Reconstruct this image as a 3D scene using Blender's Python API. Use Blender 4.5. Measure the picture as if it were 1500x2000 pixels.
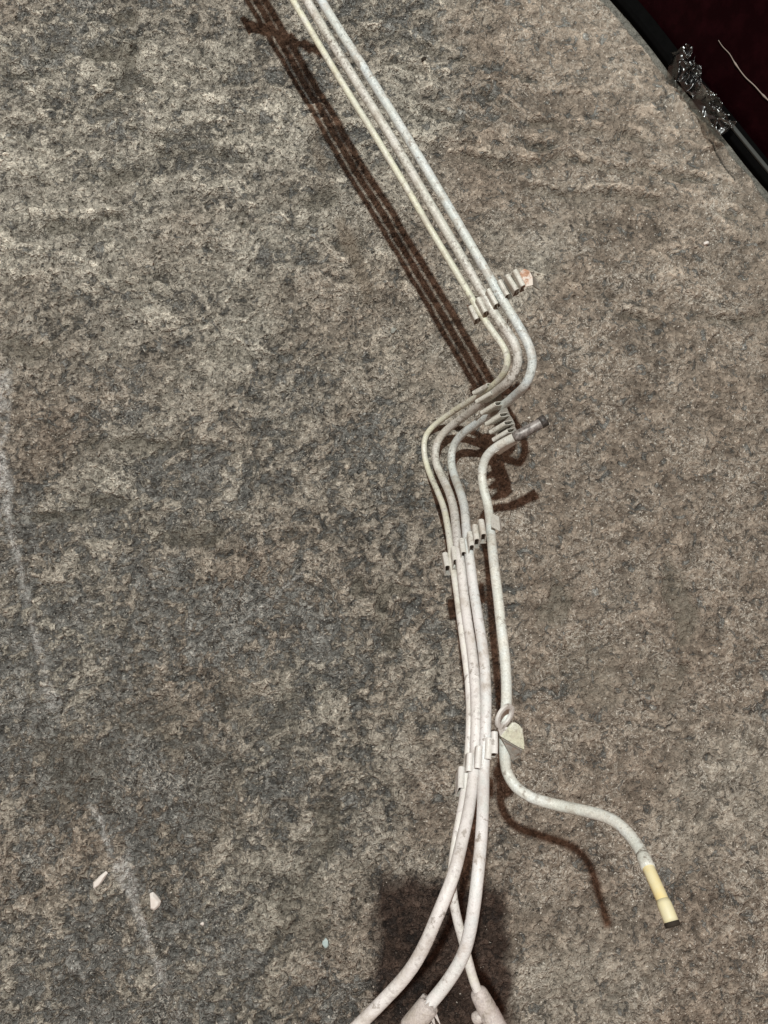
import bpy, bmesh, math, random
import numpy as np
from mathutils import Vector, Matrix

# ------------------------------------------------------------------ camera, light, exposure
scene = bpy.context.scene
for o in list(bpy.data.objects): bpy.data.objects.remove(o)
COL = scene.collection
cam_data = bpy.data.cameras.new('camera'); cam = bpy.data.objects.new('camera', cam_data); COL.objects.link(cam)
cam.location = (0, 0, 1.30); cam.rotation_euler = (math.radians(90 - 82), 0, 0)     # held almost straight down
cam_data.sensor_width = 36; cam_data.lens = 26; cam_data.clip_start = 0.02; cam_data.clip_end = 60
scene.camera = cam
world = bpy.data.worlds.new('World'); scene.world = world; world.use_nodes = True
bg = world.node_tree.nodes['Background']; bg.inputs[0].default_value = (1.0, 0.62, 0.47, 1); bg.inputs[1].default_value = 0.30
lamp_data = bpy.data.lights.new('ceiling_lamp', 'POINT'); lamp = bpy.data.objects.new('ceiling_lamp', lamp_data); COL.objects.link(lamp)
lamp.location = (-0.4554, 1.4154, 4.9055); lamp_data.energy = 1060; lamp_data.shadow_soft_size = 0.045; lamp_data.color = (0.945, 1.0, 0.965)
scene.view_settings.view_transform = 'Standard'; scene.view_settings.look = 'None'
scene.view_settings.exposure = 0; scene.view_settings.gamma = 1

# ------------------------------------------------------------------ measured layout, metres (floor z = 0)
PIPE_THIN = [[-0.7981, 2.3585, 0.0051], [-0.7579, 2.267, 0.0051], [-0.5369, 1.7634, 0.1767], [-0.356, 1.3515, 0.2535], [-0.2662, 1.1879, 0.2535], [-0.1839, 1.0387, 0.2535], [-0.1443, 0.9655, 0.2535], [-0.1209, 0.9222, 0.2535], [-0.0661, 0.8229, 0.2535], [-0.0134, 0.7311, 0.2535], [0.0389, 0.6371, 0.2535], [0.0711, 0.5764, 0.2535], [0.0998, 0.5248, 0.2535], [0.123, 0.4827, 0.2535], [0.1348, 0.461, 0.2535], [0.1466, 0.4394, 0.2535], [0.1644, 0.4111, 0.2529], [0.1774, 0.394, 0.2499], [0.1835, 0.3777, 0.247], [0.1825, 0.3659, 0.2379], [0.1768, 0.3578, 0.2145], [0.1665, 0.3536, 0.182], [0.1497, 0.3536, 0.13], [0.1244, 0.3505, 0.0715], [0.1099, 0.3459, 0.0455], [0.0892, 0.3353, 0.0195], [0.0751, 0.3209, 0.0097], [0.0713, 0.3016, 0.0085], [0.0729, 0.279, 0.0094], [0.0794, 0.251, 0.0195], [0.0889, 0.215, 0.0585], [0.0966, 0.1756, 0.1105], [0.0984, 0.1382, 0.1625], [0.0991, 0.1088, 0.195], [0.0988, 0.0809, 0.2275], [0.1003, 0.0547, 0.2471], [0.102, 0.0245, 0.2707], [0.1027, -0.0034, 0.2938], [0.1051, -0.0467, 0.3236], [0.1073, -0.0877, 0.3445], [0.1057, -0.1271, 0.3641], [0.1017, -0.1649, 0.3774], [0.0945, -0.1995, 0.4], [0.0859, -0.2238, 0.4278], [0.0792, -0.2475, 0.4405], [0.0746, -0.2683, 0.4508], [0.073, -0.286, 0.4529], [0.075, -0.3053, 0.4526], [0.0793, -0.3255, 0.4512], [0.0854, -0.3475, 0.4475], [0.091, -0.3696, 0.4439], [0.0965, -0.3889, 0.4407], [0.1027, -0.405, 0.438]]
PIPE_MID = [[-0.766, 2.359, 0.0068], [-0.7268, 2.267, 0.0068], [-0.5076, 1.7524, 0.1861], [-0.3282, 1.3313, 0.2691], [-0.2401, 1.1702, 0.2691], [-0.1595, 1.0232, 0.2691], [-0.1206, 0.9511, 0.2691], [-0.0953, 0.9049, 0.2691], [-0.0424, 0.8106, 0.2691], [0.0101, 0.7193, 0.2691], [0.0606, 0.6259, 0.2691], [0.0921, 0.5678, 0.2691], [0.1247, 0.5073, 0.2691], [0.1437, 0.4715, 0.2691], [0.1603, 0.4399, 0.2691], [0.1741, 0.418, 0.2691], [0.1885, 0.3956, 0.2685], [0.1951, 0.3761, 0.2665], [0.1944, 0.3591, 0.26], [0.1858, 0.3447, 0.247], [0.1748, 0.3409, 0.2145], [0.1609, 0.3387, 0.1625], [0.1441, 0.3358, 0.1105], [0.1247, 0.3297, 0.065], [0.1074, 0.3201, 0.039], [0.0946, 0.3052, 0.0286], [0.09, 0.2861, 0.0273], [0.0911, 0.2637, 0.0338], [0.0984, 0.2384, 0.052], [0.1069, 0.205, 0.091], [0.1107, 0.1693, 0.1365], [0.1086, 0.1281, 0.195], [0.1073, 0.0917, 0.2405], [0.1081, 0.0721, 0.2587], [0.1087, 0.0419, 0.2763], [0.1105, -0.0034, 0.3042], [0.1131, -0.0462, 0.334], [0.1138, -0.0868, 0.3549], [0.112, -0.1257, 0.3745], [0.1085, -0.163, 0.3878], [0.1016, -0.1972, 0.4104], [0.092, -0.2231, 0.4407], [0.083, -0.2465, 0.4586], [0.0751, -0.2655, 0.4742], [0.0659, -0.2872, 0.4778], [0.0558, -0.3076, 0.481], [0.0458, -0.3316, 0.4769], [0.0346, -0.354, 0.473], [0.0219, -0.3723, 0.4699], [0.0059, -0.3899, 0.4669], [-0.0155, -0.412, 0.4631], [-0.0427, -0.4374, 0.4596], [-0.2594, -0.6569, 0.2832], [-0.476, -0.8764, 0.0068], [-0.5322, -0.9334, 0.0068]]
PIPE_WIDE = [[-0.734, 2.3594, 0.0068], [-0.6958, 2.267, 0.0068], [-0.4782, 1.7413, 0.1946], [-0.3002, 1.3112, 0.2847], [-0.2139, 1.1525, 0.2847], [-0.1348, 1.0077, 0.2847], [-0.0967, 0.9367, 0.2847], [-0.0704, 0.8895, 0.2847], [-0.017, 0.7984, 0.2847], [0.0344, 0.7076, 0.2847], [0.0824, 0.6197, 0.2847], [0.1147, 0.5592, 0.2847], [0.1336, 0.5234, 0.2847], [0.1509, 0.491, 0.2847], [0.1659, 0.4612, 0.2847], [0.1773, 0.441, 0.2847], [0.1921, 0.4147, 0.2847], [0.2052, 0.3904, 0.2821], [0.2125, 0.3699, 0.2795], [0.213, 0.3518, 0.2743], [0.2064, 0.3338, 0.2639], [0.1962, 0.3277, 0.2236], [0.1798, 0.3213, 0.1794], [0.1534, 0.3139, 0.1144], [0.135, 0.3069, 0.0806], [0.1232, 0.2962, 0.0585], [0.1171, 0.2802, 0.0455], [0.116, 0.2566, 0.0546], [0.1187, 0.2317, 0.078], [0.123, 0.1979, 0.1235], [0.1245, 0.1665, 0.1664], [0.121, 0.1251, 0.221], [0.1199, 0.0935, 0.2535], [0.1205, 0.0713, 0.2704], [0.1216, 0.0415, 0.2865], [0.1246, -0.0033, 0.312], [0.1266, -0.0459, 0.3418], [0.1262, -0.0861, 0.3627], [0.1228, -0.1247, 0.3823], [0.1197, -0.1528, 0.3924], [0.1166, -0.18, 0.4024], [0.1094, -0.2162, 0.4424], [0.1042, -0.244, 0.4615], [0.0987, -0.2708, 0.4752], [0.0939, -0.2995, 0.4797], [0.0889, -0.3263, 0.4778], [0.0826, -0.3492, 0.4739], [0.0725, -0.368, 0.4707], [0.0598, -0.3862, 0.4675], [0.0454, -0.4034, 0.4646], [0.0331, -0.4189, 0.462]]
PIPE_BRANCH = [[0.2333, 0.28, 0.2625], [0.2217, 0.2729, 0.2605], [0.2122, 0.268, 0.2591], [0.1918, 0.2574, 0.2561], [0.1762, 0.2517, 0.2418], [0.1624, 0.245, 0.2275], [0.153, 0.2364, 0.2171], [0.1486, 0.2235, 0.208], [0.1471, 0.206, 0.2054], [0.1494, 0.1867, 0.2086], [0.1539, 0.1668, 0.2119], [0.1543, 0.1432, 0.2275], [0.1517, 0.115, 0.2574], [0.1486, 0.0815, 0.2938], [0.1482, 0.0512, 0.3156], [0.149, 0.0232, 0.3286], [0.15, -0.0078, 0.3391], [0.1517, -0.0454, 0.3523], [0.1512, -0.0796, 0.3661], [0.1489, -0.1048, 0.3768], [0.1454, -0.1324, 0.3828], [0.1445, -0.1546, 0.3816], [0.1449, -0.1696, 0.3806], [0.1475, -0.1863, 0.3771], [0.156, -0.2013, 0.3865], [0.172, -0.2108, 0.393], [0.199, -0.2178, 0.3978], [0.2253, -0.2191, 0.4199], [0.2436, -0.2203, 0.4368], [0.2555, -0.2242, 0.4511], [0.2639, -0.233, 0.4654], [0.2685, -0.2425, 0.481], [0.2692, -0.252, 0.4992], [0.2713, -0.264, 0.5135], [0.2745, -0.2768, 0.5252], [0.2765, -0.2871, 0.533], [0.2781, -0.2931, 0.5356]]
CLIPS = [{"ribs": [[[0.1284, 0.4566, 0.2561], [0.1379, 0.4359, 0.2561]], [[0.1377, 0.4618, 0.273], [0.1485, 0.4398, 0.273]], [[0.1507, 0.468, 0.2886], [0.162, 0.4447, 0.2886]], [[0.1657, 0.477, 0.2977], [0.1769, 0.4546, 0.2977]], [[0.1748, 0.4798, 0.3094], [0.188, 0.4569, 0.3094]], [[0.1839, 0.4816, 0.3198], [0.1955, 0.4581, 0.3198]]], "w": 0.0074, "depth": 0.018}, {"ribs": [[[0.1599, 0.3552, 0.1898], [0.1395, 0.3493, 0.1664]], [[0.1629, 0.3381, 0.2054], [0.1421, 0.3304, 0.182]], [[0.1687, 0.3188, 0.2106], [0.1491, 0.3109, 0.1872]], [[0.1741, 0.299, 0.2184], [0.1548, 0.291, 0.195]], [[0.179, 0.2836, 0.2288], [0.1593, 0.2754, 0.2054]], [[0.1811, 0.2686, 0.2418], [0.1614, 0.2598, 0.221]]], "w": 0.007, "depth": 0.024}, {"ribs": [[[0.0891, 0.0927, 0.221], [0.091, 0.072, 0.2392]], [[0.1, 0.0997, 0.2418], [0.1009, 0.0792, 0.26]], [[0.1108, 0.1105, 0.2522], [0.1115, 0.0891, 0.2704]], [[0.1214, 0.1188, 0.2626], [0.1218, 0.0975, 0.2808]], [[0.1278, 0.128, 0.2704], [0.1284, 0.1055, 0.286]], [[0.1359, 0.1346, 0.2756], [0.137, 0.112, 0.2912]]], "w": 0.0084, "depth": 0.02}, {"ribs": [[[0.092, -0.1757, 0.3922], [0.0894, -0.1963, 0.4092]], [[0.1016, -0.1589, 0.401], [0.0992, -0.1783, 0.4082]], [[0.1121, -0.1502, 0.4042], [0.1088, -0.1739, 0.413]], [[0.1242, -0.1415, 0.4009], [0.1213, -0.1643, 0.4094]], [[0.1313, -0.1348, 0.3985], [0.1295, -0.1584, 0.4072]]], "w": 0.0078, "depth": 0.021}, {"ribs": [[[-0.2858, 1.1688, 0.2561], [-0.27, 1.1404, 0.2561]], [[-0.2506, 1.163, 0.273], [-0.2351, 1.135, 0.273]], [[-0.2251, 1.149, 0.2886], [-0.21, 1.1214, 0.2886]], [[-0.1993, 1.1423, 0.2977], [-0.1843, 1.115, 0.2977]], [[-0.1765, 1.1308, 0.3094], [-0.1618, 1.1037, 0.3094]], [[-0.1545, 1.1225, 0.3198], [-0.14, 1.0957, 0.3198]]], "w": 0.0074, "depth": 0.018}]
TAB1 = [[0.1955, 0.458, 0.312], [0.2101, 0.4618, 0.312], [0.2091, 0.4727, 0.3146], [0.2048, 0.4813, 0.3159], [0.1976, 0.4843, 0.3159], [0.1913, 0.4796, 0.3146]]
LIP1 = [[[0.2103, 0.4624, 0.3107], [0.2184, 0.4652, 0.2964], [0.2249, 0.4651, 0.2899]], [[0.2065, 0.4811, 0.3146], [0.2151, 0.4796, 0.3003], [0.2219, 0.4746, 0.2912]]]
FLANGE0 = [[0.1289, 0.464, 0.2392], [0.1386, 0.443, 0.2392], [0.1361, 0.4481, 0.2288], [0.1255, 0.4694, 0.2288]]
FLANGE2 = [[0.1632, 0.2387, 0.2314], [0.1873, 0.252, 0.247], [0.1973, 0.254, 0.2288], [0.1728, 0.2396, 0.2132]]
STRAP2 = [[0.1851, 0.311, 0.1898], [0.1891, 0.3118, 0.1898], [0.1979, 0.2784, 0.2158], [0.194, 0.2752, 0.2158]]
FLANGE3 = [[0.1529, 0.1456, 0.2535], [0.164, 0.1413, 0.247], [0.1631, 0.1186, 0.2639], [0.1507, 0.1237, 0.2704]]
FLANGE3B = [[0.164, 0.1413, 0.247], [0.1696, 0.1428, 0.2301], [0.1687, 0.1184, 0.247], [0.1631, 0.1186, 0.2639]]
HOOD_TOP = [[0.1366, -0.14, 0.4025], [0.1514, -0.1247, 0.3991], [0.155, -0.1247, 0.3991], [0.1592, -0.1271, 0.3989], [0.1631, -0.1315, 0.3973], [0.1645, -0.1396, 0.3981], [0.1653, -0.1505, 0.399], [0.1632, -0.1551, 0.3996], [0.1589, -0.1532, 0.4005], [0.1474, -0.1466, 0.4017]]
HOOD_SIDE = [[0.1631, -0.1315, 0.3973], [0.1644, -0.1551, 0.3996], [0.1638, -0.1647, 0.3818], [0.164, -0.1421, 0.3737]]
HOOD_FRONT = [[0.1383, -0.1423, 0.3991], [0.1637, -0.1567, 0.397], [0.1628, -0.1673, 0.3806], [0.1535, -0.1721, 0.3802], [0.1486, -0.161, 0.389]]
EYE = {"c": [0.1413, -0.1156, 0.4103], "c2": [0.1378, -0.1317, 0.4037], "a": 0.0135, "b": 0.0078, "ang": -0.5235987755982988}
SLEEVE = [[0.047, -0.4012, 0.465], [0.0268, -0.4279, 0.4588]]
CONNECTOR = [[0.1, -0.3989, 0.438], [0.1128, -0.4223, 0.438], [0.1286, -0.4536, 0.438]]
CONN_BALL = [0.0955, -0.4314, 0.434]
EDGE = [[0.441, 1.1994], [0.726, 0.7966]]
CRACK = [[0.6201, 0.9018], [0.6317, 0.8827], [0.6419, 0.8594], [0.6524, 0.8405], [0.6625, 0.8174]]
CHALK = [[[-0.6963, 0.3986], [-0.6828, 0.2754], [-0.6689, 0.1827]], [[-0.6689, 0.1827], [-0.6524, 0.128], [-0.6151, 0.0027], [-0.5853, -0.1021], [-0.5682, -0.1493]], [[-0.4923, -0.3171], [-0.4667, -0.3621], [-0.4412, -0.4107], [-0.4241, -0.4468], [-0.4128, -0.4708], [-0.3986, -0.5048]], [[-0.3986, -0.5048], [-0.3787, -0.5534], [-0.3605, -0.5884], [-0.3448, -0.6269], [-0.3294, -0.6613]], [[-0.2754, -0.0308], [-0.2231, 0.0115], [-0.1835, 0.0426], [-0.1437, 0.0738]]]
RIDGES = [[[0.0, 1.077], [0.1486, 1.0331], [0.2755, 0.9627], [0.3928, 0.9413], [0.5628, 0.9092]], [[0.1317, 0.8774], [0.2633, 0.8721], [0.3512, 0.8753], [0.4864, 0.8457], [0.6164, 0.8248], [0.725, 0.7831]], [[0.2668, 0.8195], [0.4357, 0.7987], [0.5556, 0.7779], [0.6746, 0.752]], [[0.4492, 0.5647], [0.567, 0.5577], [0.7374, 0.5617]], [[-0.7645, 1.055], [-0.6202, 1.0495], [-0.5454, 1.0419], [-0.4751, 1.0223]], [[-0.43, 0.8933], [-0.2441, 0.8859], [-0.1461, 0.8615]], [[0.0691, 0.9897], [0.1962, 0.9306], [0.3228, 0.9039]], [[-0.0601, 1.1545], [0.0699, 1.1156], [0.2091, 1.0825], [0.327, 1.0331]], [[-0.6593, 0.9627], [-0.5005, 0.9359], [-0.3231, 0.9124]], [[-0.7239, 0.7675], [-0.5782, 0.752], [-0.4052, 0.7623]]]
SHADOW_PATCH = [[-0.0238, -0.4332], [0.2124, -0.4332], [0.2122, -0.7142], [-0.0411, -0.7142]]
SMEAR = [[-0.1491, 0.9306], [-0.1187, 0.851], [-0.0867, 0.7468], [-0.0573, 0.6651], [-0.0189, 0.5746]]
HOLLOWS = [[-0.265, 0.751, 0.0135, 0.0116], [-0.2615, 0.7263, 0.0135, 0.0077], [-0.5115, 1.1601, 0.0401, 0.016], [-0.5475, 1.0825, 0.0747, 0.0179], [-0.4949, 1.0223, 0.0396, 0.0139], [-0.6375, 1.088, 0.0398, 0.0249], [-0.527, 0.9735, 0.0394, 0.0296], [-0.0813, 0.6823, 0.023, 0.0153], [-0.0045, 0.0203, 0.0143, 0.0447], [0.0224, 0.047, 0.0403, 0.0125], [0.0133, -0.0325, 0.0124, 0.0355], [-0.0448, 0.047, 0.0107, 0.0197], [-0.6053, 0.7211, 0.0384, 0.0154], [-0.4326, 0.3035, 0.0828, 0.0166], [-0.5011, 0.2057, 0.0547, 0.0146], [-0.5902, 0.1735, 0.0726, 0.0127], [-0.3527, 0.137, 0.0543, 0.0163], [0.3536, -0.0761, 0.0619, 0.053], [0.4755, -0.1107, 0.0352, 0.0352], [0.5171, 0.0027, 0.0223, 0.0713], [-0.2456, -0.1451, 0.0526, 0.0439], [-0.1664, -0.1621, 0.035, 0.07], [-0.3937, -0.1707, 0.07, 0.0525], [-0.52, -0.2549, 0.078, 0.052], [-0.0941, -0.3702, 0.0257, 0.0513], [0.304, 0.0292, 0.0268, 0.0447], [-0.2844, -0.3047, 0.0517, 0.0776], [-0.1269, -0.4668, 0.0423, 0.0762], [-0.4856, 0.83, 0.0388, 0.0194], [-0.2905, 0.4761, 0.0562, 0.0234], [-0.1256, 0.7779, 0.0386, 0.0135], [-0.6466, 0.4761, 0.0562, 0.0187]]
STONES = [[-0.4715, -0.4324, 0.0127], [-0.3775, -0.4652, 0.0135], [-0.095, -0.5284, 0.0076], [0.0169, 0.5172, 0.0075], [-0.2993, -0.5009, 0.0042], [0.6014, 0.6895, 0.0057], [-0.0552, 0.3054, 0.0046], [-0.5205, -0.3499, 0.0043], [0.0765, 1.0616, 0.006]]
LAMP = [-0.4554, 1.4154, 4.9055]
CHIP_A = [[-0.481, -0.4452], [-0.4815, -0.4364], [-0.4694, -0.4252], [-0.4604, -0.418], [-0.4576, -0.422], [-0.4638, -0.4332], [-0.471, -0.442], [-0.4784, -0.4468]]
CHIP_B = [[-0.3873, -0.4548], [-0.3823, -0.4516], [-0.3744, -0.4588], [-0.3681, -0.4668], [-0.3695, -0.4739], [-0.3777, -0.4811], [-0.3853, -0.4795], [-0.3841, -0.4684]]
FILM = [[0.5488, 1.0682], [0.5774, 1.0825], [0.65, 0.9413], [0.6278, 0.8986], [0.5716, 0.9789]]
PROFILE = [[0.03, 0.012], [0.034, 0.03], [0.045, 0.07], [0.062, 0.13], [0.085, 0.22], [0.11, 0.36], [0.12, 0.55]]
STRAND = [[0.6106, 1.0409, 0.0827], [0.6191, 1.0282, 0.0807], [0.6298, 1.0146, 0.082], [0.636, 1.0045, 0.0793], [0.647, 0.9876, 0.0773], [0.6592, 0.9696, 0.0766], [0.6716, 0.9532, 0.0793], [0.6817, 0.9389, 0.0793], [0.7027, 0.911, 0.0814]]


R = np.random.default_rng(7); random.seed(7)
# ------------------------------------------------------------------ helpers
def tag(o, label=None, cat=None, group=None, kind=None):
    if label: o['label'] = label
    if cat: o['category'] = cat
    if group: o['group'] = group
    if kind: o['kind'] = kind
    return o
def mesh_obj(name, verts, faces, mat, parent=None, smooth=True):
    me = bpy.data.meshes.new(name); me.from_pydata([tuple(v) for v in verts], [], [tuple(f) for f in faces]); me.update()
    if smooth: me.polygons.foreach_set('use_smooth', [True] * len(me.polygons))
    if mat: me.materials.append(mat)
    o = bpy.data.objects.new(name, me); COL.objects.link(o)
    if parent is not None:
        o.parent = parent; o.matrix_parent_inverse = parent.matrix_world.inverted() if parent.type != 'EMPTY' else Matrix.Translation(-Vector(parent.location))
    return o
def fix_normals(o):
    bm = bmesh.new(); bm.from_mesh(o.data); bmesh.ops.recalc_face_normals(bm, faces=bm.faces); bm.to_mesh(o.data); bm.free(); return o
def spline(pts, step=0.004):
    """centripetal Catmull-Rom through the points, evenly resampled"""
    P = [np.array(p, float) for p in pts]; P = [2*P[0]-P[1]] + P + [2*P[-1]-P[-2]]; out = []
    for i in range(1, len(P)-2):
        p0, p1, p2, p3 = P[i-1:i+3]
        t0 = 0.; t1 = t0+np.linalg.norm(p1-p0)**.5; t2 = t1+np.linalg.norm(p2-p1)**.5; t3 = t2+np.linalg.norm(p3-p2)**.5
        n = max(2, int(np.linalg.norm(p2-p1)/step))
        for k in range(n):
            t = t1+(t2-t1)*k/n
            a1 = (t1-t)/(t1-t0)*p0+(t-t0)/(t1-t0)*p1; a2 = (t2-t)/(t2-t1)*p1+(t-t1)/(t2-t1)*p2; a3 = (t3-t)/(t3-t2)*p2+(t-t2)/(t3-t2)*p3
            b1 = (t2-t)/(t2-t0)*a1+(t-t0)/(t2-t0)*a2; b2 = (t3-t)/(t3-t1)*a2+(t-t1)/(t3-t1)*a3
            out.append((t2-t)/(t2-t1)*b1+(t-t1)/(t2-t1)*b2)
    out.append(P[-2]); out = np.array(out)
    for _ in range(6):                                  # iron out the tracing jitter, ends fixed
        s = out.copy(); s[1:-1] = .25*out[:-2]+.5*out[1:-1]+.25*out[2:]; out = s
    return out
def sweep(name, path, rad, mat, parent, segs=18, bore_start=False, bore_end=False, wobble=0.0, bore_mat=None, bore=.025):
    """tube along a path; rad scalar or one per point; bore = open pipe mouth with a real wall"""
    path = np.asarray(path, float); n = len(path); rad = np.full(n, rad) if np.isscalar(rad) else np.asarray(rad, float)
    T = np.gradient(path, axis=0); T /= np.linalg.norm(T, axis=1)[:, None]
    ref = np.array([0, 0, 1.]) if abs(T[0][2]) < .9 else np.array([1., 0, 0])
    u = np.cross(T[0], ref); u /= np.linalg.norm(u); fr = []
    for i in range(n):
        u = u-T[i]*(u@T[i]); u /= np.linalg.norm(u); fr.append((u.copy(), np.cross(T[i], u)))
    rings = [(path[i], fr[i], rad[i]) for i in range(n)]
    if bore_start: rings = [(path[0]+T[0]*bore, fr[0], rad[0]*.72), (path[0]+T[0]*.001, fr[0], rad[0]*.78), (path[0], fr[0], rad[0]*.82), (path[0], fr[0], rad[0]*.96)]+rings
    if bore_end: rings = rings+[(path[-1], fr[-1], rad[-1]*.96), (path[-1], fr[-1], rad[-1]*.82), (path[-1]-T[-1]*.001, fr[-1], rad[-1]*.78), (path[-1]-T[-1]*bore, fr[-1], rad[-1]*.72)]
    V = []; F = []
    for c, (a, b), r in rings:
        for k in range(segs):
            t = 2*math.pi*k/segs; rr = r*(1+wobble*R.normal()); V.append(c+a*rr*math.cos(t)+b*rr*math.sin(t))
    for i in range(len(rings)-1):
        for k in range(segs):
            k2 = (k+1) % segs; F.append((i*segs+k, i*segs+k2, (i+1)*segs+k2, (i+1)*segs+k))
    F.append(tuple(range(segs-1, -1, -1))); m = (len(rings)-1)*segs; F.append(tuple(range(m, m+segs)))
    o = mesh_obj(name, V, F, mat, parent)
    if bore_mat:                                        # inside of an open mouth coloured dark in place of its shade
        o.data.materials.append(bore_mat); nf = len(o.data.polygons)
        for q in o.data.polygons:
            i = q.index//segs
            if (bore_start and (i < 2 or q.index == nf-2)) or (bore_end and (q.index < nf-2 and i >= len(rings)-3 or q.index == nf-1)): q.material_index = 1
    return fix_normals(o)
def plate(name, poly, th, mat, parent, smooth=False):
    """polygon given a thickness along its own normal"""
    P = [Vector(p) for p in poly]; n = Vector((0, 0, 0))
    for i in range(len(P)):
        a, b = P[i], P[(i+1) % len(P)]; n += a.cross(b)
    n.normalize(); k = len(P)
    V = [p+n*th/2 for p in P]+[p-n*th/2 for p in P]
    F = [tuple(range(k)), tuple(range(2*k-1, k-1, -1))]+[(i, (i+1) % k, (i+1) % k+k, i+k) for i in range(k)]
    o = fix_normals(mesh_obj(name, V, F, mat, parent, smooth)); bevel(o, min(.0006, th*.3)); return o
def bevel(o, w, seg=2):
    m = o.modifiers.new('bevel', 'BEVEL'); m.width = w; m.segments = seg; m.limit_method = 'ANGLE'; m.angle_limit = math.radians(40)

# --- lattice noise for the floor relief
TAB = R.random((16, 256, 256)).astype(np.float32)*2-1
def vn(x, y, s):
    xi = np.floor(x).astype(np.int32); yi = np.floor(y).astype(np.int32); fx = (x-xi).astype(np.float32); fy = (y-yi).astype(np.float32)
    fx = fx*fx*fx*(fx*(fx*6-15)+10); fy = fy*fy*fy*(fy*(fy*6-15)+10); t = TAB[s % 16]
    a = t[xi & 255, yi & 255]; b = t[(xi+1) & 255, yi & 255]; c = t[xi & 255, (yi+1) & 255]; d = t[(xi+1) & 255, (yi+1) & 255]
    return (a+(b-a)*fx)+((c+(d-c)*fx)-(a+(b-a)*fx))*fy
def fbm(x, y, o, s, gain=.5):
    v = 0; a = 1; tot = 0
    for k in range(o):
        v = v+a*vn(x+17.3*k, y-9.1*k, s+k); tot += a; a *= gain; x = (x*.8-y*.6)*2.03; y = (x*.6/2.03+y*.8)*2.03
    return v/tot*1.6
def ss(a, b, x):
    t = np.clip((x-a)/(b-a), 0, 1); return t*t*(3-2*t)
def segdist(X, Y, pts):
    D = np.full(X.shape, 9., np.float32)
    for (ax, ay), (bx, by) in zip(pts[:-1], pts[1:]):
        dx, dy = bx-ax, by-ay; t = np.clip(((X-ax)*dx+(Y-ay)*dy)/(dx*dx+dy*dy), 0, 1)
        D = np.minimum(D, np.hypot(X-ax-t*dx, Y-ay-t*dy))
    return D

# ------------------------------------------------------------------ materials
class NT:
    def __init__(s, name):
        s.m = bpy.data.materials.new(name); s.m.use_nodes = True; s.t = s.m.node_tree; s.b = s.t.nodes['Principled BSDF']
        s.co = s.t.nodes.new('ShaderNodeTexCoord').outputs['Object']
    def wp(s): return s.t.nodes.new('ShaderNodeNewGeometry').outputs['Position']
    def link(s, a, b): s.t.links.new(a, b)
    def set(s, sock, v):
        if hasattr(v, 'is_output'): s.link(v, sock)
        elif isinstance(v, tuple) and len(v) == 3: sock.default_value = (*v, 1)
        else: sock.default_value = v
    def noise(s, scale, detail=4, rough=.6, dist=0, co=None, stretch=None):
        n = s.t.nodes.new('ShaderNodeTexNoise'); n.inputs['Scale'].default_value = scale; n.inputs['Detail'].default_value = detail
        n.inputs['Roughness'].default_value = rough; n.inputs['Distortion'].default_value = dist
        c = co or s.co
        if stretch:
            mp = s.t.nodes.new('ShaderNodeMapping'); mp.inputs['Scale'].default_value = stretch; s.link(c, mp.inputs['Vector']); c = mp.outputs['Vector']
        s.link(c, n.inputs['Vector']); return n.outputs['Fac']
    def ramp(s, x, lo, hi, a=0., b=1.):
        n = s.t.nodes.new('ShaderNodeMapRange'); n.inputs['From Min'].default_value = lo; n.inputs['From Max'].default_value = hi
        n.inputs['To Min'].default_value = a; n.inputs['To Max'].default_value = b; s.link(x, n.inputs['Value']); return n.outputs['Result']
    def mix(s, f, a, b, mode='MIX'):
        n = s.t.nodes.new('ShaderNodeMix'); n.data_type = 'RGBA'; n.blend_type = mode
        s.set(n.inputs['Factor'], f); s.set(n.inputs['A'], a); s.set(n.inputs['B'], b); return n.outputs['Result']
    def math(s, op, a, b=0.):
        n = s.t.nodes.new('ShaderNodeMath'); n.operation = op; s.set(n.inputs[0], a); s.set(n.inputs[1], b); return n.outputs[0]
    def attr(s, name):
        n = s.t.nodes.new('ShaderNodeAttribute'); n.attribute_name = name; return n.outputs['Fac']
    def bump(s, h, strength, dist=.001):
        n = s.t.nodes.new('ShaderNodeBump'); n.inputs['Strength'].default_value = strength; n.inputs['Distance'].default_value = dist
        s.link(h, n.inputs['Height']); s.link(n.outputs['Normal'], s.b.inputs['Normal'])
    def done(s, col, rough=.6, spec=.3, metal=0.):
        s.set(s.b.inputs['Base Color'], col); s.set(s.b.inputs['Roughness'], rough); s.b.inputs['Specular IOR Level'].default_value = spec
        s.b.inputs['Metallic'].default_value = metal; return s.m

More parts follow.
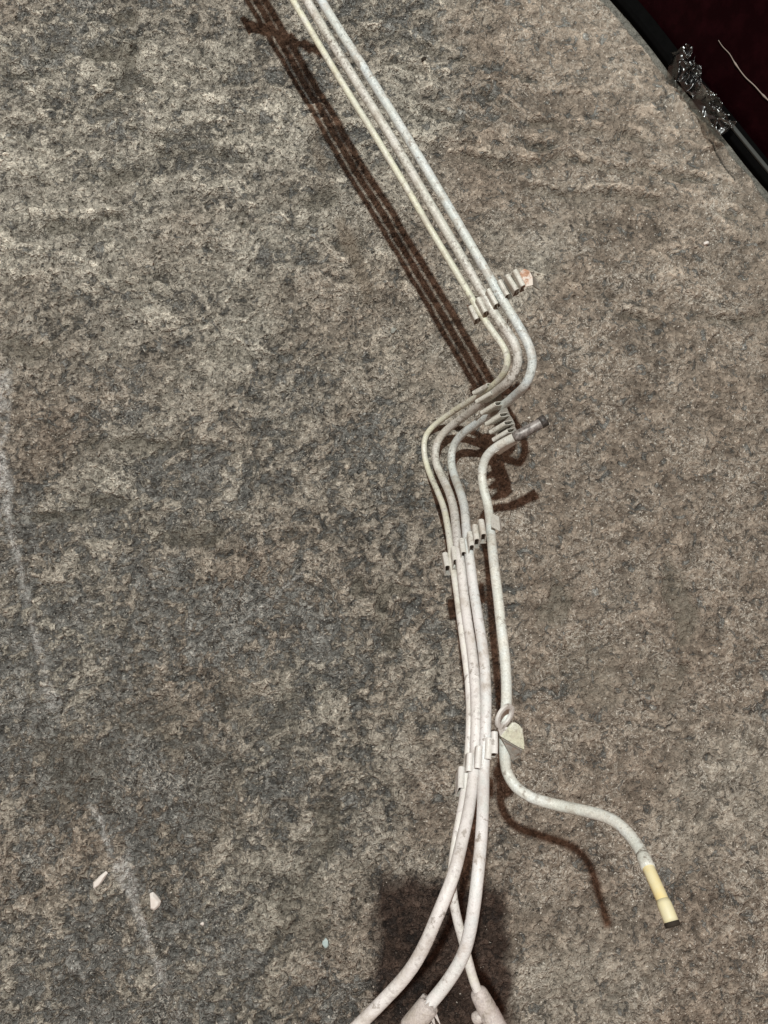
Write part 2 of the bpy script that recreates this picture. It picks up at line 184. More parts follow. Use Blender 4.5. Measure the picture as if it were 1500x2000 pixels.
def painted(name, base, alt, speck, speck_at=.62, scale=1., dust_y=None, dust=(.77, .73, .725)):
    """chalky old paint: two tones, pitted dark specks, flour-fine dust"""
    n = NT(name); a = n.noise(45*scale, 5, .6); c = n.mix(n.ramp(a, .42, .6), base, alt)
    c = n.mix(n.ramp(n.noise(14, 3), .40, .62, 0, .7), c, tuple(v*k for v, k in zip(alt, (.86, .88, .82))))
    g = n.noise(420*scale, 3, .7); c = n.mix(n.ramp(g, .38, .66, .0, .55), c, tuple(v*.55 for v in base))
    pm = n.math('MULTIPLY', n.ramp(n.noise(190*scale, 5, .7), speck_at, speck_at+.08), n.ramp(n.noise(22, 3), .36, .62))
    c = n.mix(n.math('MULTIPLY', pm, .85), c, speck)
    if dust_y is not None:
        sp = n.t.nodes.new('ShaderNodeSeparateXYZ'); n.link(n.wp(), sp.inputs[0])
        d = n.ramp(n.math('ADD', sp.outputs['Y'], n.ramp(n.noise(30, 3), .3, .7, -.06, .06)), dust_y+.12, dust_y-.12)
        c = n.mix(n.math('MULTIPLY', d, n.ramp(n.noise(60, 7, .75), .34, .60, .35, .95)), c, dust)
    c = n.mix(n.math('MULTIPLY', n.ramp(n.noise(30, 7, .74), .51, .64), .58), c, (.40, .35, .29))     # grime
    c = n.mix(n.math('MULTIPLY', n.ramp(n.noise(120, 4, .65), .56, .64), n.ramp(n.noise(18, 3), .40, .60, 0, .75)), c, (.24, .21, .18))
    n.bump(n.math('ADD', n.noise(300, 4, .7), n.noise(60, 3)), .7, .0010)
    return n.done(c, n.ramp(n.noise(50, 5, .7), .35, .65, .26, .60), .5)
M_thin = painted('paint_cream', (.73, .72, .56), (.75, .74, .67), (.24, .20, .15), .60, 1, .10)
M_mid = painted('paint_dusty', (.60, .575, .53), (.75, .735, .69), (.15, .125, .10), .50, 1.1, .13)
M_wide = painted('paint_pale_blue', (.65, .71, .72), (.75, .77, .745), (.26, .28, .27), .52, 1.3, .12)
M_branch = painted('paint_branch', (.75, .735, .67), (.72, .75, .73), (.33, .27, .19), .60, 1, None)
M_clip = painted('clip_steel', (.64, .62, .56), (.71, .70, .66), (.26, .20, .15), .57, 1.2, .05, (.72, .695, .68))
M_clip_pink = painted('clip_dusty', (.62, .57, .51), (.64, .60, .55), (.44, .20, .09), .50, .40)
M_hood = painted('bracket_cream', (.58, .57, .44), (.64, .63, .55), (.30, .24, .17), .60)
M_base = painted('strap_steel', (.30, .28, .25), (.38, .36, .33), (.28, .14, .08), .55, 1.2)
M_sleeve = painted('sleeve_pink', (.58, .50, .485), (.66, .60, .58), (.26, .24, .27), .56)
n = NT('yellow_sleeve'); a = n.noise(60, 4); M_yellow = n.done(n.mix(n.ramp(a, .4, .65), (.74, .61, .30), (.73, .66, .42)), .45, .35)
n = NT('bare_tube_end'); a = n.noise(160, 5, .7); M_bare = n.done(n.mix(n.ramp(a, .38, .62), (.09, .08, .075), (.33, .305, .29)), .5, .4, .25)
n = NT('pale_bead'); a = n.noise(120, 4); M_bead = n.done(n.mix(n.ramp(a, .4, .6), (.72, .66, .42), (.68, .63, .43)), .5, .35)
n = NT('maroon_paint'); a = n.noise(30, 6, .7); M_maroon = n.done(n.mix(n.ramp(a, .45, .75), (.008, .0008, .0018), (.018, .0028, .0045)), n.ramp(a, .3, .7, .35, .55), .05)
n = NT('strip_black'); a = n.noise(90, 4); M_strip = n.done(n.mix(a, (.0015, .0015, .0015), (.004, .004, .004)), .8, .02)  # plain matte black for the strip along the panel edge
n = NT('grey_trim'); a = n.noise(90, 4); M_trim = n.done(n.mix(a, (.035, .037, .034), (.06, .062, .057)), .6, .2)
n = NT('strand_fibre'); M_strand = n.done((.30, .25, .22), .7, .2)
n = NT('stone_pale'); a = n.noise(140, 4); M_stone = n.done(n.mix(n.ramp(a, .35, .65), (.72, .66, .61), (.80, .77, .73)), .85, .2)
n = NT('stone_blue'); a = n.noise(140, 4); M_blue = n.done(n.mix(n.ramp(a, .35, .65), (.36, .46, .46), (.46, .54, .53)), .8, .2)
n = NT('stone_grey'); a = n.noise(140, 4); M_grey = n.done(n.mix(n.ramp(a, .35, .65), (.20, .21, .19), (.34, .34, .31)), .85, .2)
n = NT('stone_dark'); a = n.noise(140, 4); M_dark = n.done(n.mix(a, (.02, .016, .013), (.05, .04, .03)), .85, .2)
n = NT('grit'); a = n.noise(900, 2); M_grit = n.done(n.mix(n.ramp(a, .35, .65), (.26, .23, .19), (.62, .58, .52)), .8, .2)
def film_material():
    m = bpy.data.materials.new('clear_film'); m.use_nodes = True; t = m.node_tree; t.nodes.remove(t.nodes['Principled BSDF'])
    out = t.nodes['Material Output']; tr = t.nodes.new('ShaderNodeBsdfTransparent'); tr.inputs[0].default_value = (.78, .78, .76, 1)
    gl = t.nodes.new('ShaderNodeBsdfGlossy'); gl.inputs['Roughness'].default_value = .24; gl.inputs[0].default_value = (.6, .6, .6, 1)
    lw = t.nodes.new('ShaderNodeFresnel'); lw.inputs[0].default_value = 1.5
    mr = t.nodes.new('ShaderNodeMapRange'); mr.inputs['From Max'].default_value = .5; mr.inputs['To Min'].default_value = .10; mr.inputs['To Max'].default_value = .6
    t.links.new(lw.outputs[0], mr.inputs['Value'])
    mx = t.nodes.new('ShaderNodeMixShader'); t.links.new(mr.outputs[0], mx.inputs[0]); t.links.new(tr.outputs[0], mx.inputs[1]); t.links.new(gl.outputs[0], mx.inputs[2])
    t.links.new(mx.outputs[0], out.inputs['Surface']); return m
M_film = film_material()

def floor_material():
    n = NT('old_concrete'); tone = n.attr('tone'); calm = n.attr('calm'); n.co = n.wp()
    # crust that has flaked off in small ragged pieces; the attribute says how much of it is left where
    fk = n.noise(50, 6, .72, .8); pr = n.math('MULTIPLY', n.math('SUBTRACT', n.attr('crust'), .5), .18)
    cr = n.ramp(n.math('ADD', fk, pr), .462, .520)
    base = n.mix(n.ramp(n.noise(34, 5, .68), .38, .62), (.150, .151, .142), (.300, .298, .278))
    tan = n.mix(n.ramp(n.noise(30, 6, .70, .4), .38, .62), (.290, .270, .227), (.480, .450, .384))
    tan = n.mix(tone, tan, n.mix(n.ramp(n.noise(40, 6, .70, .4), .38, .62), (.186, .152, .121), (.332, .277, .223)))
    c = n.mix(cr, base, tan)
    c = n.mix(1., c, n.ramp(n.attr('wear'), .12, .88, .70, 1.28), 'MULTIPLY')
    c = n.mix(1., c, n.ramp(n.attr('wave'), 0., 1., .95, 1.50), 'MULTIPLY')  # ridge crests paled in colour, standing in for raking light
    f1 = n.noise(125, 2.2, .62, .8); f2 = n.noise(52, 4, .66, .9); f3 = n.noise(230, 1.5, .5)
    c = n.mix(n.ramp(calm, .25, 1., .50, 1.), c, n.mix(1., c, n.ramp(f1, .34, .66, .55, 1.42), 'MULTIPLY'))
    c = n.mix(1., c, n.ramp(f2, .34, .66, .74, 1.25), 'MULTIPLY')
    e1 = n.math('ABSOLUTE', n.math('SUBTRACT', n.noise(50, 5, .66, 1.2), .5))           # pale broken flake rims
    e2 = n.math('ABSOLUTE', n.math('SUBTRACT', n.noise(30, 8, .70, 1.0), .52))          # dark hairline cracks
    keep = n.ramp(n.noise(9, 4, .6), .42, .62)
    c = n.mix(n.math('MULTIPLY', n.math('MULTIPLY', n.ramp(e1, .026, .004), keep), .75), c, (.74, .70, .62))
    c = n.mix(n.math('MULTIPLY', n.math('MULTIPLY', n.ramp(e2, .008, .001), n.ramp(n.noise(8, 4, .6), .47, .60)), .75), c, (.05, .045, .038))
    c = n.mix(n.math('MULTIPLY', n.ramp(f3, .66, .72), .75), c, (.80, .76, .68))                     # pale sand grains
    pit = n.ramp(n.noise(140, 2, .6), .36, .30); c = n.mix(n.math('MULTIPLY', pit, n.ramp(calm, .25, 1., .45, .85)), c, (.05, .043, .036))
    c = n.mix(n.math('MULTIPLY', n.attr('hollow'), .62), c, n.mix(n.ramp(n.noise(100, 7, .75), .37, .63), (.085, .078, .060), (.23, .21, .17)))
    c = n.mix(n.math('MULTIPLY', n.attr('edge'), .85), c, n.mix(n.ramp(n.noise(120, 5), .35, .65), (.10, .104, .092), (.18, .18, .16)))
    c = n.mix(n.math('MULTIPLY', n.attr('smear'), .7), c, n.mix(n.ramp(n.noise(150, 5), .35, .65), (.22, .178, .132), (.35, .295, .235)))
    c = n.mix(n.math('MULTIPLY', n.attr('chalk'), n.ramp(n.noise(95, 4, .65), .34, .52)), c, (.66, .65, .62))
    c = n.mix(n.attr('painted_shadow'), c, n.mix(1., c, (.17, .122, .110), 'MULTIPLY'))        # cast shadow painted into the floor as a darker, redder colour
    c = n.mix(n.attr('crack'), c, (.015, .014, .012))
    flat = n.ramp(calm, .2, 1., .40, 1.)
    h = n.math('ADD', n.math('MULTIPLY', f1, 1.5), n.math('MULTIPLY', f2, 1.5))
    h = n.math('ADD', h, n.math('MULTIPLY', cr, .32)); h = n.math('SUBTRACT', h, n.math('MULTIPLY', pit, .25))
    h = n.math('ADD', h, n.math('MULTIPLY', n.noise(210, 1., .5), .35))
    n.bump(n.math('MULTIPLY', h, flat), 1., .0110)
    return n.done(c, n.ramp(f1, .3, .7, .60, .92), .32)

# ------------------------------------------------------------------ floor
def axis(lo, hi, step, far):
    core = np.arange(lo, hi, step); o = []; s = step; p = hi
    while p < far: s *= 1.18; p += s; o.append(p)
    i = []; s = step; p = lo
    while p > -far: s *= 1.18; p -= s; i.append(p)
    return np.array(i[::-1]+list(core)+o, np.float32)
def build_floor():
    xs = axis(-.86, .90, .0022, 6.); ys = axis(-.80, 1.36, .0022, 6.)
    X, Y = np.meshgrid(xs, ys, indexing='ij'); nx, ny = X.shape
    e0, e1 = np.array(EDGE[0]), np.array(EDGE[1]); ed = (e1-e0)/np.linalg.norm(e1-e0); nn = np.array([-ed[1], ed[0]])
    if nn[0] < 0: nn = -nn
    de = -((X-e0[0])*nn[0]+(Y-e0[1])*nn[1])                       # distance from the panel edge into the floor
    wx = fbm(X*14, Y*14, 3, 1); wy = fbm(X*14+40, Y*14, 3, 4)
    Xw, Yw = X+.012*wx, Y+.012*wy
    lower_left = ss(.20, -.32, X)*ss(.60, .05, Y); upper = ss(.25, .75, Y); right = ss(-.02, .30, X+.10*wx)
    calm = (1-.55*right)*(1-.6*ss(.22, .03, de))                  # trodden smoother to the right and along the panel
    h = .0060*fbm(X*2.3, Y*3.0, 3, 2)
    al = X*.93-Y*.36; pe = X*.36+Y*.93                            # trowel waves run down to the right
    w1 = fbm(al*2.4+.5*wx, pe*13, 4, 6, .55); w2 = 1-np.abs(fbm(al*1.5, pe*11+.25*wy, 4, 9, .5))*2.6
    wave = np.clip(w2, 0, 1)**4
    h += (.0065*w1*(1-.35*right)+.0060*wave)*(.06+1.0*upper)
    rough = fbm(Xw*22, Yw*25, 6, 3, .74); broad = fbm(Xw*6, Yw*7, 5, 12, .65); lump = fbm(Xw*75, Yw*85, 4, 10, .70)
    drawn = fbm(Xw*8+pe*3, Yw*38, 5, 5, .68)                      # flakes drawn out sideways towards the top
    m = .62*broad+(.72-.35*upper)*rough+.62*upper*drawn+.30*lump
    thr = -.56+.36*lower_left+.12*ss(.1, -.5, X)+.22*fbm(X*1.7, Y*1.7, 2, 7)-.45*right
    crust = ss(thr-.75, thr+.75, m)
    wear = np.clip(.5+(.40*rough+.62*lump+.45*upper*drawn)*(.45+.55*calm), 0, 1)
    flake = ss(-.05, .08, fbm(Xw*34, Yw*40, 5, 11, .70))*crust
    h += calm*(.0016*ss(thr-.06, thr+.08, m)+.0012*flake+.0025*rough*(.5+.5*crust)+.0022*lump+.0026*drawn*upper)
    h += .0022*fbm(X*120, Y*130, 3, 8, .75)*(.5+.5*calm)
    brk = ss(-.55, .25, fbm(X*13, Y*13, 4, 1, .6))                # long trowel ridges, broken along their run
    groove = np.zeros_like(X)
    for line in RIDGES:
        dr = segdist(X+.006*wx, Y+.010*wy, line); h += (.0050*np.exp(-(dr/.010)**2)-.0022*np.exp(-((dr-.020)/.012)**2))*brk
        wave = np.maximum(wave, ss(.0095, .001, dr)*brk); upper = np.maximum(upper, ss(.03, .01, dr))
        groove = np.maximum(groove, np.exp(-(segdist(X+.006*wx, Y+.016+.010*wy, line)/.009)**2)*brk)  # dip below each ridge; its darkening is the ridge's shade painted in
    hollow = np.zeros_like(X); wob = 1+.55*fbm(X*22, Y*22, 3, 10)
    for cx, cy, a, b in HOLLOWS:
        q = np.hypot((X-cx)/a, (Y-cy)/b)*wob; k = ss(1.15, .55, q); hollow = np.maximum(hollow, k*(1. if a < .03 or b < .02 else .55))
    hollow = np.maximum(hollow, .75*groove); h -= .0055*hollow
    tone = np.clip(.36+.75*fbm(X*3.1, Y*3.1, 5, 13, .6)+.75*right-.10*lower_left-.25*wave*upper, 0, 1)
    painted_shadow = np.zeros_like(X); P = np.array(SHADOW_PATCH); jx = .022*fbm(X*18, Y*18, 5, 14, .6); jy = .018*fbm(X*18+9, Y*18, 5, 15, .6)
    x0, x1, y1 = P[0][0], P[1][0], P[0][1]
    painted_shadow = ss(x0-.020, x0+.022, X+jx)*ss(x1+.014, x1-.020, X+jx)*ss(y1+.018, y1-.022, Y+jy)*ss(-.98, -.90, Y)*.97  # soft-edged mask of the shadow painted on the floor
    chalk = np.zeros_like(X)
    for c, wd, am in zip(CHALK, (.016, .011, .0105, .0060, .0030), (1., .55, .85, 1., .5)):
        dd = segdist(X+.003*wx, Y+.003*wy, c); chalk = np.maximum(chalk, am*ss(wd, wd*.2, dd*(1+.6*wx))*ss(-.5, .30, fbm(X*26, Y*11, 4, 13, .65)+.2))
    h -= .0010*chalk
    sm = ss(.017, .007, segdist(X, Y, SMEAR)*(1+.3*wx))*ss(-.2, .3, fbm(X*9, Y*9, 3, 2)+.35)
    ew = .013+.020*ss(.82, 1.0, (X-Y)+.95); edge = ss(ew, ew*.55, de+.007*wx)*ss(-.16, -.08, de); h = h*(1-.75*edge)-.004*edge
    crack = ss(.0022, .0008, segdist(X+.002*wx, Y, CRACK)); h -= .004*crack
    h = np.where((de < .002) & (de > -.2), np.minimum(h, -.003), h)
    V = np.stack([X, Y, h], -1).reshape(-1, 3).astype(np.float32)
    idx = np.arange(nx*ny).reshape(nx, ny)
    Q = np.stack([idx[:-1, :-1], idx[1:, :-1], idx[1:, 1:], idx[:-1, 1:]], -1).reshape(-1, 4).astype(np.int32)
    me = bpy.data.meshes.new('floor'); me.vertices.add(len(V)); me.vertices.foreach_set('co', V.ravel())
    me.loops.add(Q.size); me.loops.foreach_set('vertex_index', Q.ravel()); me.polygons.add(len(Q))
    me.polygons.foreach_set('loop_start', np.arange(0, Q.size, 4, dtype=np.int32)); me.polygons.foreach_set('loop_total', np.full(len(Q), 4, np.int32))
    me.polygons.foreach_set('use_smooth', np.ones(len(Q), bool)); me.update(); me.validate()
    for nm, a in (('crust', crust), ('tone', tone), ('hollow', hollow), ('painted_shadow', painted_shadow), ('chalk', chalk), ('smear', sm), ('edge', edge), ('crack', crack), ('wear', wear), ('wave', wave*upper), ('calm', calm)):
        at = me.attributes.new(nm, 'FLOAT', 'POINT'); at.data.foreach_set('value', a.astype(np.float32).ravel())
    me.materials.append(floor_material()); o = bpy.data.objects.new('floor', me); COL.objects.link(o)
    tag(o, 'rough dusty grey-brown concrete floor with flaking crust', None, None, 'structure')
    def height(x, y):
        i = int(np.clip(np.searchsorted(xs, x), 1, nx-2)); j = int(np.clip(np.searchsorted(ys, y), 1, ny-2)); return float(h[i-1:i+2, j-1:j+2].mean())
    return height, ed, nn, e0
FLOOR_H, ED, NN, E0 = build_floor()

# ------------------------------------------------------------------ dark panel along the floor's edge
def build_panel():
    root = bpy.data.objects.new('dark_panel', None); COL.objects.link(root); root.location = (E0[0]+ED[0]*.3+NN[0]*.06, E0[1]+ED[1]*.3+NN[1]*.06, 0)
    tag(root, 'dark maroon glossy panel with black and grey edge strips beside the concrete floor', 'panel')
    def extr(name, prof, mat, t0, t1, steps=40, wav=0.):
        V = []; k = len(prof)
        for i in range(steps+1):
            t = t0+(t1-t0)*i/steps; j = wav*math.sin(t*9+1)+wav*.5*math.sin(t*23)
            for d, z in prof: V.append((E0[0]+ED[0]*t+NN[0]*(d+j), E0[1]+ED[1]*t+NN[1]*(d+j), z))
        F = [(i*k+a, i*k+(a+1) % k, (i+1)*k+(a+1) % k, (i+1)*k+a) for i in range(steps) for a in range(k)]
        F += [tuple(range(k)), tuple(range(steps*k, steps*k+k))]
        return fix_normals(mesh_obj(name, V, F, mat, root, False))
    skin = [(d, z) for d, z in PROFILE]
    extr('panel_skin', skin+[(.16, .55), (.16, .012)], M_maroon, -1.3, 1.3)
    o = extr('edge_strip', [(.003, -.004), (.002, .010), (.008, .016), (.028, .020), (.033, -.004)], M_strip, -1.3, 1.3, 120, .0026); bevel(o, .002)
    o = extr('trim_strip', [(.0085, .0175), (.0085, .022), (.0145, .0235), (.0165, .020)], M_trim, .345, 1.0, 20, .0015); bevel(o, .001)
build_panel()
st = sweep('pale_strand', spline(STRAND, .003), np.interp(np.linspace(0, 1, len(spline(STRAND, .003))), [0, .3, .35, .4, .8, .84, .9, 1], [.0005, .0007, .0016, .0008, .0009, .0018, .0009, .0008]), M_strand, None, 8)
tag(st, 'thin pale dry strand stuck on the dark maroon panel', 'strand')

def build_film():
    a, b = np.array(FILM[0]), np.array(FILM[3]); L = np.linalg.norm(b-a); d = (b-a)/L; nn = np.array([-d[1], d[0]])
    if nn@NN < 0: nn = -nn
    nu, nv = 120, 56; V = []; F = []
    for i in range(nu):
        for j in range(nv):
            s = i/(nu-1); t = j/(nv-1); x = np.array([s*5.0]); y = np.array([t*2.2])
            f = float(fbm(x, y, 2, 3)[0]); g = float(fbm(x+31, y+5, 2, 9)[0]); k = float(1-2*abs(fbm(x*1.9+9, y*1.9, 2, 6)[0]))
            half = .019+.008*math.sin(s*math.pi*2.2+.4)+.006*math.sin(s*21)
            p = a+d*(s*L+.012*g)+nn*((t-.22)*2*half+.010*f)
            z = .008+.020*math.sin(math.pi*min(1, max(0, t)))+.015*max(0, k)+.008*g
            V.append((p[0], p[1], max(.004, z)))
    F = [(i*nv+j, (i+1)*nv+j, (i+1)*nv+j+1, i*nv+j+1) for i in range(nu-1) for j in range(nv-1)]
    o = mesh_obj('plastic_film', V, F, M_film, None, True)
    tag(o, 'crumpled clear plastic film caught between the floor and the maroon panel', 'plastic film')
build_film()

# ------------------------------------------------------------------ the pipe assembly
ROOT = bpy.data.objects.new('pipe_assembly', None); COL.objects.link(ROOT)
ROOT.location = (PIPE_WIDE[12][0], PIPE_WIDE[12][1], 0)
tag(ROOT, 'bundle of dusty off-white bent metal pipes held together by ribbed clips', 'pipe bundle')
def pipe(pts, r, mat, **k):
    return sweep('pipe', spline(pts), r, mat, ROOT, 20, wobble=.006, **k)
pipe_thin = tag(pipe(PIPE_THIN, .0051, M_thin), 'thinnest pipe, cream coloured')
pipe_mid = tag(pipe(PIPE_MID, .0068, M_mid, bore_end=True), 'middle pipe with pitted dusty paint')
pipe_wide = tag(pipe(PIPE_WIDE, .0068, M_wide), 'pipe with pale blue-grey mottled paint')
# branch pipe: bare stub, painted run, yellow end
bp = spline(PIPE_BRANCH); key = [int(np.argmin(np.linalg.norm(bp-np.array(PIPE_BRANCH[i]), axis=1))) for i in range(len(PIPE_BRANCH))]
pipe_branch = tag(sweep('pipe', bp[key[3]:key[32]+1], .0067, M_branch, ROOT, 20, wobble=.006), 'branch pipe curving away to a yellow end')
stub = bp[:key[3]+2]; q = np.linspace(0, 1, len(stub))
sweep('stub_end', stub, np.interp(q, [0, .05, .16, .24, .34, .82, .86, .94, 1], [.0080, .0086, .0086, .0080, .0077, .0077, .0084, .0084, .0070]), M_bare, pipe_branch, 20, bore_start=True, bore_mat=M_dark)
mouth = stub[:max(3, int(len(stub)*.2))]
n = NT('dark_metal'); a = n.noise(200, 4, .7); M_mouth = n.done(n.mix(n.ramp(a, .4, .62), (.03, .027, .025), (.11, .10, .095)), .5, .4, .2)  # darker metal tone for the stub's rim
sweep('stub_mouth', mouth, np.linspace(.0090, .0088, len(mouth)), M_mouth, pipe_branch, 20, bore_start=True, bore_mat=M_dark)
tail = bp[key[32]-1:-3]; q = np.linspace(0, 1, len(tail))
sweep('yellow_end', tail, np.interp(q, [0, .10, .14, .75, 1], [.0066, .0066, .0063, .0063, .0058]), M_yellow, pipe_branch, 20)
bd = bp[key[35]-3:]; q = np.linspace(0, 1, len(bd))
sweep('end_bead', bd, np.interp(q, [0, .2, .5, .8, 1], [.0066, .0072, .0073, .0073, .0073]), M_bead, pipe_branch, 20, bore_end=True, bore_mat=M_dark, bore=.008)
tip = bp[-1]-bp[-3]; tip /= np.linalg.norm(tip)
sweep('end_ring', [bp[-1]-tip*.001, bp[-1]+tip*.0015, bp[-1]+tip*.0035, bp[-1]+tip*.0045], [.0070, .0076, .0076, .0068], M_dark, pipe_branch, 20, bore_end=True, bore=.003)  # dark ring just past the pipe's open end
cl = bp[key[32]-3:key[32]+2]
sweep('collar', cl, [.0069, .0073, .0075, .0075, .0071][:len(cl)] if len(cl) == 5 else .0074, M_branch, pipe_branch, 20)

def rib_mesh(a, b, w, depth, mat, parent):
    a = Vector(a); b = Vector(b); t = (b-a).normalized(); up = Vector((0, 0, 1)); side = t.cross(up).normalized(); up = side.cross(t).normalized()
    th = .0013; o = []; i_ = []
    o.append((-w/2, -depth)); i_.append((-w/2+th, -depth)); o.append((-w/2, -w*.42)); i_.append((-w/2+th, -w*.42))
    for k in range(1, 8):
        ang = math.pi*(1-k/8); o.append((math.cos(ang)*w/2, -w*.42+math.sin(ang)*w*.42)); i_.append((math.cos(ang)*(w/2-th), -w*.42+math.sin(ang)*(w*.42-th)))
    o.append((w/2, -w*.42)); i_.append((w/2-th, -w*.42)); o.append((w/2, -depth)); i_.append((w/2-th, -depth))
    prof = o+i_[::-1]; k = len(prof); m = len(o); V = []
    for p in (a, b):
        for s, u in prof: V.append(p+side*s+up*u)
    F = [(j, (j+1) % k, (j+1) % k+k, j+k) for j in range(k)]
    for base in (0, k): F += [(base+j, base+j+1, base+k-2-j, base+k-1-j) for j in range(m-1)]
    ob = fix_normals(mesh_obj('rib', V, F, mat, parent, False)); bevel(ob, .0003, 1); return ob, side, up
def clip(c, mat, name='clip'):
    sides = []; V = []; F = []
    strap_pts = []
    for a, b in c['ribs']:
        a = Vector(a); b = Vector(b); t = (b-a).normalized(); s = t.cross(Vector((0, 0, 1))).normalized(); up = s.cross(t); strap_pts.append((a, b, s, up))
    th = .0014; w = c['w']; dep = c['depth']
    order = strap_pts; sgn = 1 if (order[-1][0]-order[0][0]).dot(order[0][2]) > 0 else -1
    rows = []
    for a, b, s, up in order:
        for e in (-sgn*(w/2+.0004), sgn*(w/2+.0004)): rows.append((a+s*e-up*(dep-.0005), b+s*e-up*(dep-.0005)))
    for a, b in rows:
        d = (b-a).normalized()*.0015; z = Vector((0, 0, th)); V += [a-d, b+d, b+d-z, a-d-z]
    for i in range(len(rows)-1):
        for j in range(4): F.append((i*4+j, i*4+(j+1) % 4, (i+1)*4+(j+1) % 4, (i+1)*4+j))
    F += [(0, 1, 2, 3), tuple(len(V)-4+j for j in range(4))]
    strap = fix_normals(mesh_obj(name, V, F, M_base, ROOT, False)); bevel(strap, .0004, 1)
    for a, b in c['ribs']: rib_mesh(a, b, w, dep, mat, strap)
    return strap
clips = [clip(c, m) for c, m in zip(CLIPS, (M_clip, M_clip, M_clip, M_clip, M_clip))]
n = NT('rusty_tab'); a = n.noise(55, 5, .65); r = n.noise(260, 3)
M_tab = n.done(n.mix(n.ramp(a, .47, .55), n.mix(r, (.62, .55, .48), (.72, .66, .60)), n.mix(n.ramp(r, .4, .6), (.50, .31, .22), (.34, .19, .12))), .7, .3)
tag(plate('tab', TAB1, .0016, M_tab, clips[0]), 'rust-spotted end tab')
def lip(name, two, th, mat, parent):
    a, b = [[Vector(p) for p in e] for e in two]; V = []; F = []
    for p, q in zip(a, b): V += [p, q, q-Vector((.0012, 0, th)), p-Vector((.0012, 0, th))]
    for i in range(len(a)-1):
        for j in range(4): F.append((i*4+j, i*4+(j+1) % 4, i*4+4+(j+1) % 4, i*4+4+j))
    F += [(0, 1, 2, 3), tuple(len(V)-4+j for j in range(4))]
    return fix_normals(mesh_obj(name, V, F, mat, parent, False))
lip('tab_lip', LIP1, .0014, M_base, clips[0])
plate('flange', FLANGE0, .0014, M_clip_pink, clips[0])
plate('flange', FLANGE2, .0014, M_clip, clips[1]); plate('strap_edge', STRAP2, .0014, M_clip, clips[1])
plate('flange', FLANGE3, .0016, M_clip, clips[2]); plate('flange', FLANGE3B, .0016, M_clip, clips[2])
hood = plate('bracket', HOOD_TOP, .0018, M_hood, clips[3]); plate('bracket', HOOD_SIDE, .0018, M_hood, clips[3]); plate('bracket', HOOD_FRONT, .0016, M_base, clips[3])
def eyelet():
    c = Vector(EYE['c']); ang = EYE['ang']; u = Vector((math.sin(-ang)*.55, math.cos(ang), .25)).normalized()
    v = Vector((math.cos(ang), -math.sin(-ang)*.4, 0)); v = (v-u*v.dot(u)).normalized(); nrm = u.cross(v).normalized()
    v = (v*math.cos(math.radians(46))+nrm*math.sin(math.radians(46))).normalized(); nrm = u.cross(v).normalized()
    Ro, Ri, th, k = .0152, .0092, .0036, 36; V = []; F = []
    for r, z in ((Ro, th/2), (Ri, th/2), (Ri, -th/2), (Ro, -th/2)):
        for i in range(k):
            t = 2*math.pi*i/k; ext = 1.0+.10*max(0, -math.cos(t)); V.append(c+u*math.cos(t)*r*ext+v*math.sin(t)*r+nrm*z)
    for a in range(4):
        b = (a+1) % 4
        for i in range(k): F.append((a*k+i, a*k+(i+1) % k, b*k+(i+1) % k, b*k+i))
    o = fix_normals(mesh_obj('eyelet', V, F, M_clip, clips[3], True)); bevel(o, .0005)
    lo = c-u*Ro*.95; h0 = Vector(HOOD_TOP[0]); h1 = Vector(HOOD_TOP[1])
    plate('eyelet_neck', [lo-v*.006, lo+v*.008, h0*.35+h1*.65, h0], .0018, M_clip, clips[3])
eyelet()
# joints at the lower ends
sl = spline(SLEEVE, .002); m = len(sl); rr = np.interp(np.linspace(0, 1, m), [0, .06, .12, .8, 1], [.0070, .0106, .0113, .0118, .0118])
slv = sweep('joint_sleeve', sl, rr, M_sleeve, pipe_wide, 24, bore_end=True)
me = slv.data                                                     # torn upper rim
ax = Vector(sl[-1]-sl[0]).normalized()
for i, v in enumerate(me.vertices):
    if i < 24*3: v.co -= ax*random.uniform(0, .006)
for k in range(7):
    c = Vector(sl[min(len(sl)-1, 2+k*2)]); s = ax.cross(Vector((0, 0, 1))).normalized()*-1
    if s.x < 0: s = -s
    up = s.cross(ax).normalized(); b0 = c+s*.011+up*random.uniform(-.006, .004); tip = b0+s*random.uniform(.006, .013)+ax*random.uniform(.001, .008)
    plate('torn_strip', [b0-ax*.0022, b0+ax*.0022, tip], .0006, M_sleeve, pipe_wide)
cn = spline(CONNECTOR, .002); m = len(cn); q = np.linspace(0, 1, m)
con = sweep('connector', cn, np.interp(q, [0, .02, .08, .38, .39, .41, .43, .8, 1], [.0060, .0080, .0096, .0108, .0108, .0098, .0112, .0120, .0120]), M_sleeve, pipe_thin, 28, bore_end=True)
b = Vector(CONN_BALL); c2 = Vector(cn[int(m*.42)])
sweep('connector_peg', spline([tuple(b), tuple(b*.5+c2*.5), tuple(c2)], .001), np.interp(np.linspace(0, 1, len(spline([tuple(b), tuple(b*.5+c2*.5), tuple(c2)], .001))), [0, .08, .25, 1], [.003, .0058, .0066, .0060]), M_sleeve, pipe_thin, 16)

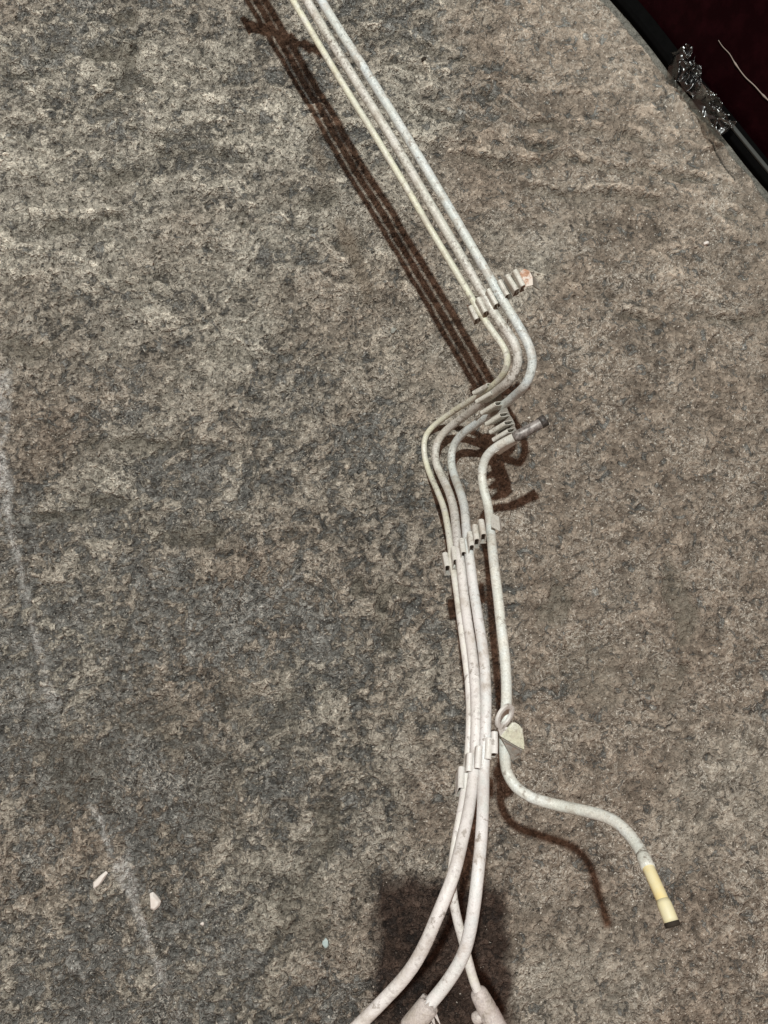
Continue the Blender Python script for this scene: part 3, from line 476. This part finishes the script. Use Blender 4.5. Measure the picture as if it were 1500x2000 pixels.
# ------------------------------------------------------------------ loose stones and grit on the floor
def stone(x, y, r, mat, shape, rot, seed):
    rg = np.random.default_rng(seed); bm = bmesh.new()
    bmesh.ops.create_icosphere(bm, subdivisions=2, radius=1)
    cuts = [Vector(rg.normal(size=3)).normalized() for _ in range(9)]; lim = rg.uniform(.55, .85, 9)
    for v in bm.verts:
        for d, l in zip(cuts, lim):
            e = v.co.dot(d)
            if e > l: v.co -= d*(e-l)
    me = bpy.data.meshes.new('stone')
    for v in bm.verts:
        p = Vector((v.co.x*shape[0], v.co.y*shape[1], v.co.z*shape[2])); p.x += .35*shape[3]*p.y*p.y; p.x *= 1-.45*shape[3]*p.y; v.co = p*r
    bm.to_mesh(me); bm.free(); me.materials.append(mat)
    o = bpy.data.objects.new('stone', me); COL.objects.link(o); o.rotation_euler = (0, 0, rot)
    lowest = min(v.co.z for v in me.vertices); o.location = (x, y, FLOOR_H(x, y)-lowest-.0008); return o
def chip(outline, th, mat, seed):
    """flat broken chip: traced outline, bevelled crown, sits on the floor"""
    rg = np.random.default_rng(seed); P = np.array(outline); c = P.mean(0); z0 = FLOOR_H(*c); bm = bmesh.new()
    for s, z in ((.90, -.001), (1.0, th*.45), (.66, th)):
        for p in P: q = c+(p-c)*s*rg.uniform(.95, 1.04); bm.verts.new((q[0]-c[0], q[1]-c[1], z*rg.uniform(.85, 1.15)))
    bmesh.ops.convex_hull(bm, input=bm.verts); bmesh.ops.recalc_face_normals(bm, faces=bm.faces)
    me = bpy.data.meshes.new('stone'); bm.to_mesh(me); bm.free(); me.materials.append(mat)
    o = bpy.data.objects.new('stone', me); COL.objects.link(o); o.location = (c[0], c[1], z0); bevel(o, .0006, 1); return o
S = STONES
tag(chip(CHIP_A, .006, M_stone, 1), 'slim pale pointed stone chip left of the chalky scratch on the floor', 'stone')
tag(chip(CHIP_B, .009, M_stone, 2), 'pale pinkish stone chip right of the chalky scratch', 'stone')
specs = [(2, M_blue, (.85, 1.1, .7, .2), .1, 'small pale blue stone near the painted shadow patch', 3),
         (3, M_grey, (.9, .8, .7, .2), .6, 'small grey-green stone beside the pipes\' long shadow', 4),
         (4, M_stone, (1., .9, .8, 0), .2, 'tiny round white stone below the pinkish stone chip', 5),
         (5, M_stone, (1., .9, .8, .2), .9, 'tiny white stone on the floor near the maroon panel', 6),
         (8, M_dark, (.9, .7, .7, 0), .4, 'small black crumb of dirt beside the straight pipes', 9)]
for i, mat, shp, rot, lab, sd in specs: tag(stone(S[i][0], S[i][1], S[i][2], mat, shp, rot, sd), lab, 'stone')
def build_grit():
    rg = np.random.default_rng(3); V = []; F = []
    for k in range(3200):
        x = rg.uniform(-.80, .74); y = rg.uniform(-.75, 1.30)
        if (x-E0[0])*NN[0]+(y-E0[1])*NN[1] > -.01: continue
        z = FLOOR_H(x, y)+.0004; s = .0005+.0011*rg.random()**3; a = rg.uniform(0, math.pi); el = 1+3.0*(rg.random() < .18)*rg.random()
        ca, sa = math.cos(a), math.sin(a); b = len(V)
        for px, py, pz in ((-1, -.7, 0), (1, -.6, 0), (.8, .7, 0), (-.9, .6, 0), (.1, .05, .9)):
            px *= el*rg.uniform(.7, 1.2); py *= rg.uniform(.6, 1.1); V.append((x+s*(px*ca-py*sa), y+s*(px*sa+py*ca), z+s*pz-.0004))
        F += [(b, b+1, b+4), (b+1, b+2, b+4), (b+2, b+3, b+4), (b+3, b, b+4), (b+3, b+2, b+1, b)]
    o = mesh_obj('grit', V, F, M_grit, None, False); tag(o, 'fine pale grit scattered over the concrete floor', 'grit', None, 'stuff')
build_grit()
